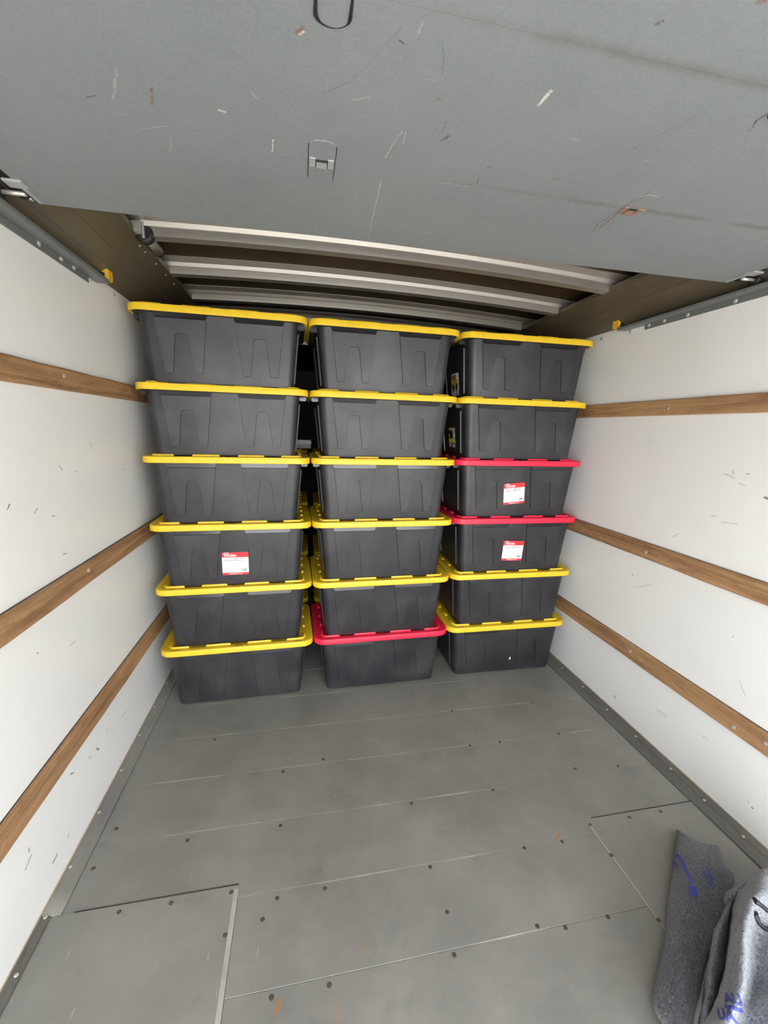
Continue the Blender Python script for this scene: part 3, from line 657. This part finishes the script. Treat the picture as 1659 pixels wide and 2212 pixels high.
protoM = {}
def tote(loc, rz, red, label, group, dusty=False):
    t = empty('storage_tote', loc, rz); tag(t, label, 'storage tote', group)
    if not protoM:
        protoM['body'] = body_mb().build('body', m_tote, t).data
        protoM['body'].set_sharp_from_angle(angle=.5)
        protoM['lid'] = lid_mb().build('lid', [m_yel, m_slot], t).data
        protoM['lid'].set_sharp_from_angle(angle=.6)
        lr = protoM['lid'].copy(); lr.materials[0] = m_red; protoM['lid_red'] = lr
        if red: [setattr(c, 'data', lr) for c in t.children if c.name.startswith('lid')]
        for k, cx in (('p1', -.168), ('p2', .168)):
            o = panel_mb(cx).build('front_panel', m_tote, t); protoM[k] = o.data
        for k, cx in (('l1', -.168), ('l2', .168)): protoM[k] = ledge_mb(cx).build('rim_ledge', m_gloss, t).data
        for k, sx in (('h1', -1), ('h2', 1)): protoM[k] = handle_mb(sx).build('handle', m_gloss, t).data
    else:
        for nm, k in (('body','body'),('lid','lid_red' if red else 'lid'),('front_panel','p1'),('front_panel','p2'),('rim_ledge','l1'),('rim_ledge','l2'),('handle','h1'),('handle','h2')):
            o = bpy.data.objects.new(nm, protoM[k]); COL.objects.link(o); o.parent = t
    lid = [c for c in t.children if c.name.startswith('lid')][0]
    lid['label'] = 'red snap lid' if red else 'yellow snap lid'
    return t
ST = [(-.6663, 0.0, .0266), (.1128, .0201, .0202), (.8947, .0450, -.0009)]
OFF = [[(.0072,.0013),(.0038,.0062),(.0021,.0025),(-.0034,0),(-.0078,-.0006),(-.0103,-.0092)],
       [(.0077,-.0034),(.0033,-.0046),(.0014,-.004),(-.0008,-.0009),(-.0070,.0027),(-.0114,.0081)],
       [(.0048,-.0028),(.0057,-.0047),(.0046,-.0014),(-.0018,.0023),(-.0071,.0041),(-.0098,.0044)]]
REDS = {(1,0), (2,2), (2,3)}
SN = ['left', 'middle', 'right']; LN = ['bottom', 'second from the floor', 'third from the floor', 'fourth from the floor', 'fifth from the floor', 'topmost']
EXTRA = {(0,2): ' and front label,', (2,2): ' and upright label,', (2,3): ' and tilted label,',
         (2,0): ' and small white chip,', (1,0): ',', (2,5): ' and white side label,', (2,4): ' and black side label,'}
TOTES = {}
for s_ in range(3):
    x0, y0, yw = ST[s_]; ex = Vector((math.cos(yw), math.sin(yw), 0)); ey = Vector((-math.sin(yw), math.cos(yw), 0))
    for k in range(6):
        dx, dyy = OFF[s_][k]
        p = Vector((x0, y0, 0))+ex*dx+ey*(dyy+LD/2); p.z = PITCH*k+.0006+(.0004 if k else .0008)
        col = 'red' if (s_,k) in REDS else 'yellow'
        lab = f'black tote with {col} lid{EXTRA.get((s_,k), ",")} {LN[k]} in {SN[s_]} stack'.replace(' ,', ',')
        TOTES[s_,k] = tote(p, yw, col == 'red', lab, 'black storage totes in the three front stacks')
label_parts(TOTES[0,2], .004, .117, math.radians(-.5))
label_parts(TOTES[2,3], -.027, .140, math.radians(5), .0048)
label_parts(TOTES[2,2], -.012, .130, math.radians(-1.5), .0048)
end_label(TOTES[2,5], .088, True); end_label(TOTES[2,4], .115, False)
# paint chip on the bottom right tote
MB().prism([(-.006,-.010),(.004,-.010),(.006,-.004),(.002,.010),(-.004,.002)], lambda u, v, h: face_pt(.038+u, .090+v, h), .0003, .0012).build('paint_chip', m_lab, TOTES[2,0])
# second row seen through the gap between the left and middle stacks
for nm, x, y in (('left', -.676, .850), ('middle', .138, .830)):
    for k in range(4):
        tote((x, y, PITCH*k+.0006+(.0004 if k else .0008)), 0, False, f'yellow-lidded tote seen through gap, {LN[k]} behind {nm} front stack' if k < 3 else f'yellow-lidded tote seen through gap, uppermost behind {nm} front stack', 'totes of the second row')
bx = empty('carton', (-.335, .76, PITCH*4+.002)); tag(bx, 'small pale box standing on the back tote, seen through the gap', 'box')
MB().bbox(-.055,.070,-.05,.05,.0125,.040,.002).build('box_base', m_shell, bx)
MB().bbox(-.058,.073,-.053,.053,.038,.066,.002).build('box_lid', m_wbox, bx)

# ------------------------------------------------------------------ moving blanket
def cr1(p0, p1, p2, p3, t):
    return tuple(.5*((2*b)+(-a+c)*t+(2*a-5*b+4*c-d)*t*t+(-a+3*b-3*c+d)*t*t*t) for a, b, c, d in zip(p0, p1, p2, p3))
def spl(P, n):
    out = []; m = len(P)
    for i in range(m-1):
        for k in range(n): out.append(cr1(P[max(i-1,0)], P[i], P[i+1], P[min(i+2,m-1)], k/n))
    out.append(P[-1]); return out
def cloth(name, rows, mat, parent, nu, nv, amp, seed, org):
    g = [spl(r, nu) for r in rows]; g = list(zip(*[spl(list(c), nv) for c in zip(*g)]))
    from mathutils import noise
    mb = MB(); R = []
    for r in g:
        rr_ = []
        for p in r:
            v = Vector(p); k = min(1, max(0, v.z/.04))
            d = noise.noise_vector(v*9+Vector((seed,0,0)))*amp*k+noise.noise_vector(v*26+Vector((seed,5,0)))*amp*.35*k
            v = v+d; v.z = max(v.z, .0045); rr_.append(tuple(v-org))
        R.append(rr_)
    mb.loft(R, cap=False, smooth=True, closed=False)
    o = mb.build(name, mat, parent)
    s = o.modifiers.new('thickness', 'SOLIDIFY'); s.thickness = .006; s.offset = 0
    return o, mb
ORG = Vector((.80, -1.40, 0))
bl = empty('moving_blanket', ORG); tag(bl, 'crumpled grey felt moving blanket with blue print, bunched on the floor by the right wall', 'blanket')
flap, fmb = cloth('folded_flap', FLAP, m_pad, bl, 7, 7, .006, 1.3, ORG)
B2 = []
for r in BUNCH:
    e = Vector(r[-1]); B2.append(list(r)+[(e.x+.10, e.y+.02, e.z*.75), (min(e.x+.20, 1.29), e.y+.03, .01)])
first = [(p[0], p[1]+.06, .006) for p in B2[0]]
B2 = [first]+B2
bun, bmb = cloth('bunched_fold', B2, m_pad_lit, bl, 7, 6, .010, 4.1, ORG)
def print_on(tree, name, shapes, parent, anchor, d):            # lay lettering on the cloth, cast along direction d
    d = Vector(d).normalized(); ax = Vector((-d.y, d.x, 0)).normalized()*-1; ay = ax.cross(d)
    if ay.z < 0: ay = -ay
    A = Vector(anchor)-ORG; mb = MB()
    for vs, fs in shapes:
        bm = bmesh.new(); bv = [bm.verts.new((x, y, 0)) for x, y in vs]
        for f in fs:
            try: bm.faces.new([bv[i] for i in f])
            except ValueError: pass
        bmesh.ops.triangulate(bm, faces=bm.faces)
        for _ in range(4):
            es = [e for e in bm.edges if e.calc_length() > .004]
            if es: bmesh.ops.subdivide_edges(bm, edges=es, cuts=1); bmesh.ops.triangulate(bm, faces=bm.faces)
        bm.verts.index_update(); pts = []
        for v in bm.verts:
            o = A+ax*v.co.x+ay*v.co.y-d*.6; h = tree.ray_cast(o, d)
            if h[0]:
                n_ = h[1] if h[1].dot(d) < 0 else -h[1]; pts.append(tuple(h[0]+n_*.0014-d*.0008))
            else: pts.append(tuple(A+ax*v.co.x+ay*v.co.y))
        mb.add(pts, [[v.index for v in f.verts] for f in bm.faces]); bm.free()
    return mb.build(name, m_print, parent)
def place(txt, size, x, y, ang, bold=.001, sx=1):
    vs, fs = text_mesh(txt, size, bold, 'LEFT', sx); c, s = math.cos(ang), math.sin(ang)
    return [(x+a*c-b*s, y+a*s+b*c) for a, b in vs], fs
def bar(x0, y0, x1, y1, w, n=8):
    d = Vector((x1-x0, y1-y0)); L_ = d.length; e = d/L_; f = Vector((-e.y, e.x))*w/2; vs = []; fs = []
    for i in range(n+1):
        p = Vector((x0, y0))+d*i/n; vs += [tuple(p+f), tuple(p-f)]
    for i in range(n): fs.append((2*i, 2*i+1, 2*i+3, 2*i+2))
    return vs, fs
bpy.context.view_layer.update(); dg = bpy.context.evaluated_depsgraph_get()
tb, tf = BVHTree.FromObject(bun, dg), BVHTree.FromObject(flap, dg)
DV = (.86, .47, -1.14)
print_on(tb, 'blue_lettering', [place('AU', .022, -.004, .010, math.radians(35), .0005), bar(-.003,.004,.020,.0195,.0055), place('UA', .022, -.007, -.022, math.radians(35), .0005)], bun, (.512,-1.628,.33), DV)
print_on(tf, 'blue_lettering', [bar(-.035,.030,-.018,.022,.012), bar(-.018,.022,.035,-.028,.009), bar(.038,-.036,.050,-.062,.020), bar(-.035,.004,-.012,-.008,.007), bar(.045,.03,.08,.0,.006), bar(.05,.045,.075,.025,.006)], flap, (.905,-1.200,.07), DV)
for (a, b) in (((.763,-1.482),(.86,-1.530)), ((.741,-1.501),(.80,-1.575))):
    pts = []
    for i in range(9):
        x = a[0]+(b[0]-a[0])*i/8; y = a[1]+(b[1]-a[1])*i/8
        h = tb.ray_cast(Vector((x-ORG.x, y-ORG.y, 1.0)), Vector((0,0,-1))); z = h[0].z if h[0] else .33
        pts.append((x-ORG.x, y-ORG.y, z+.002))
    MB().tube(pts, [.0075]+[.0052]*7+[.004], 8).build('black_cord', m_blackrub, bun)
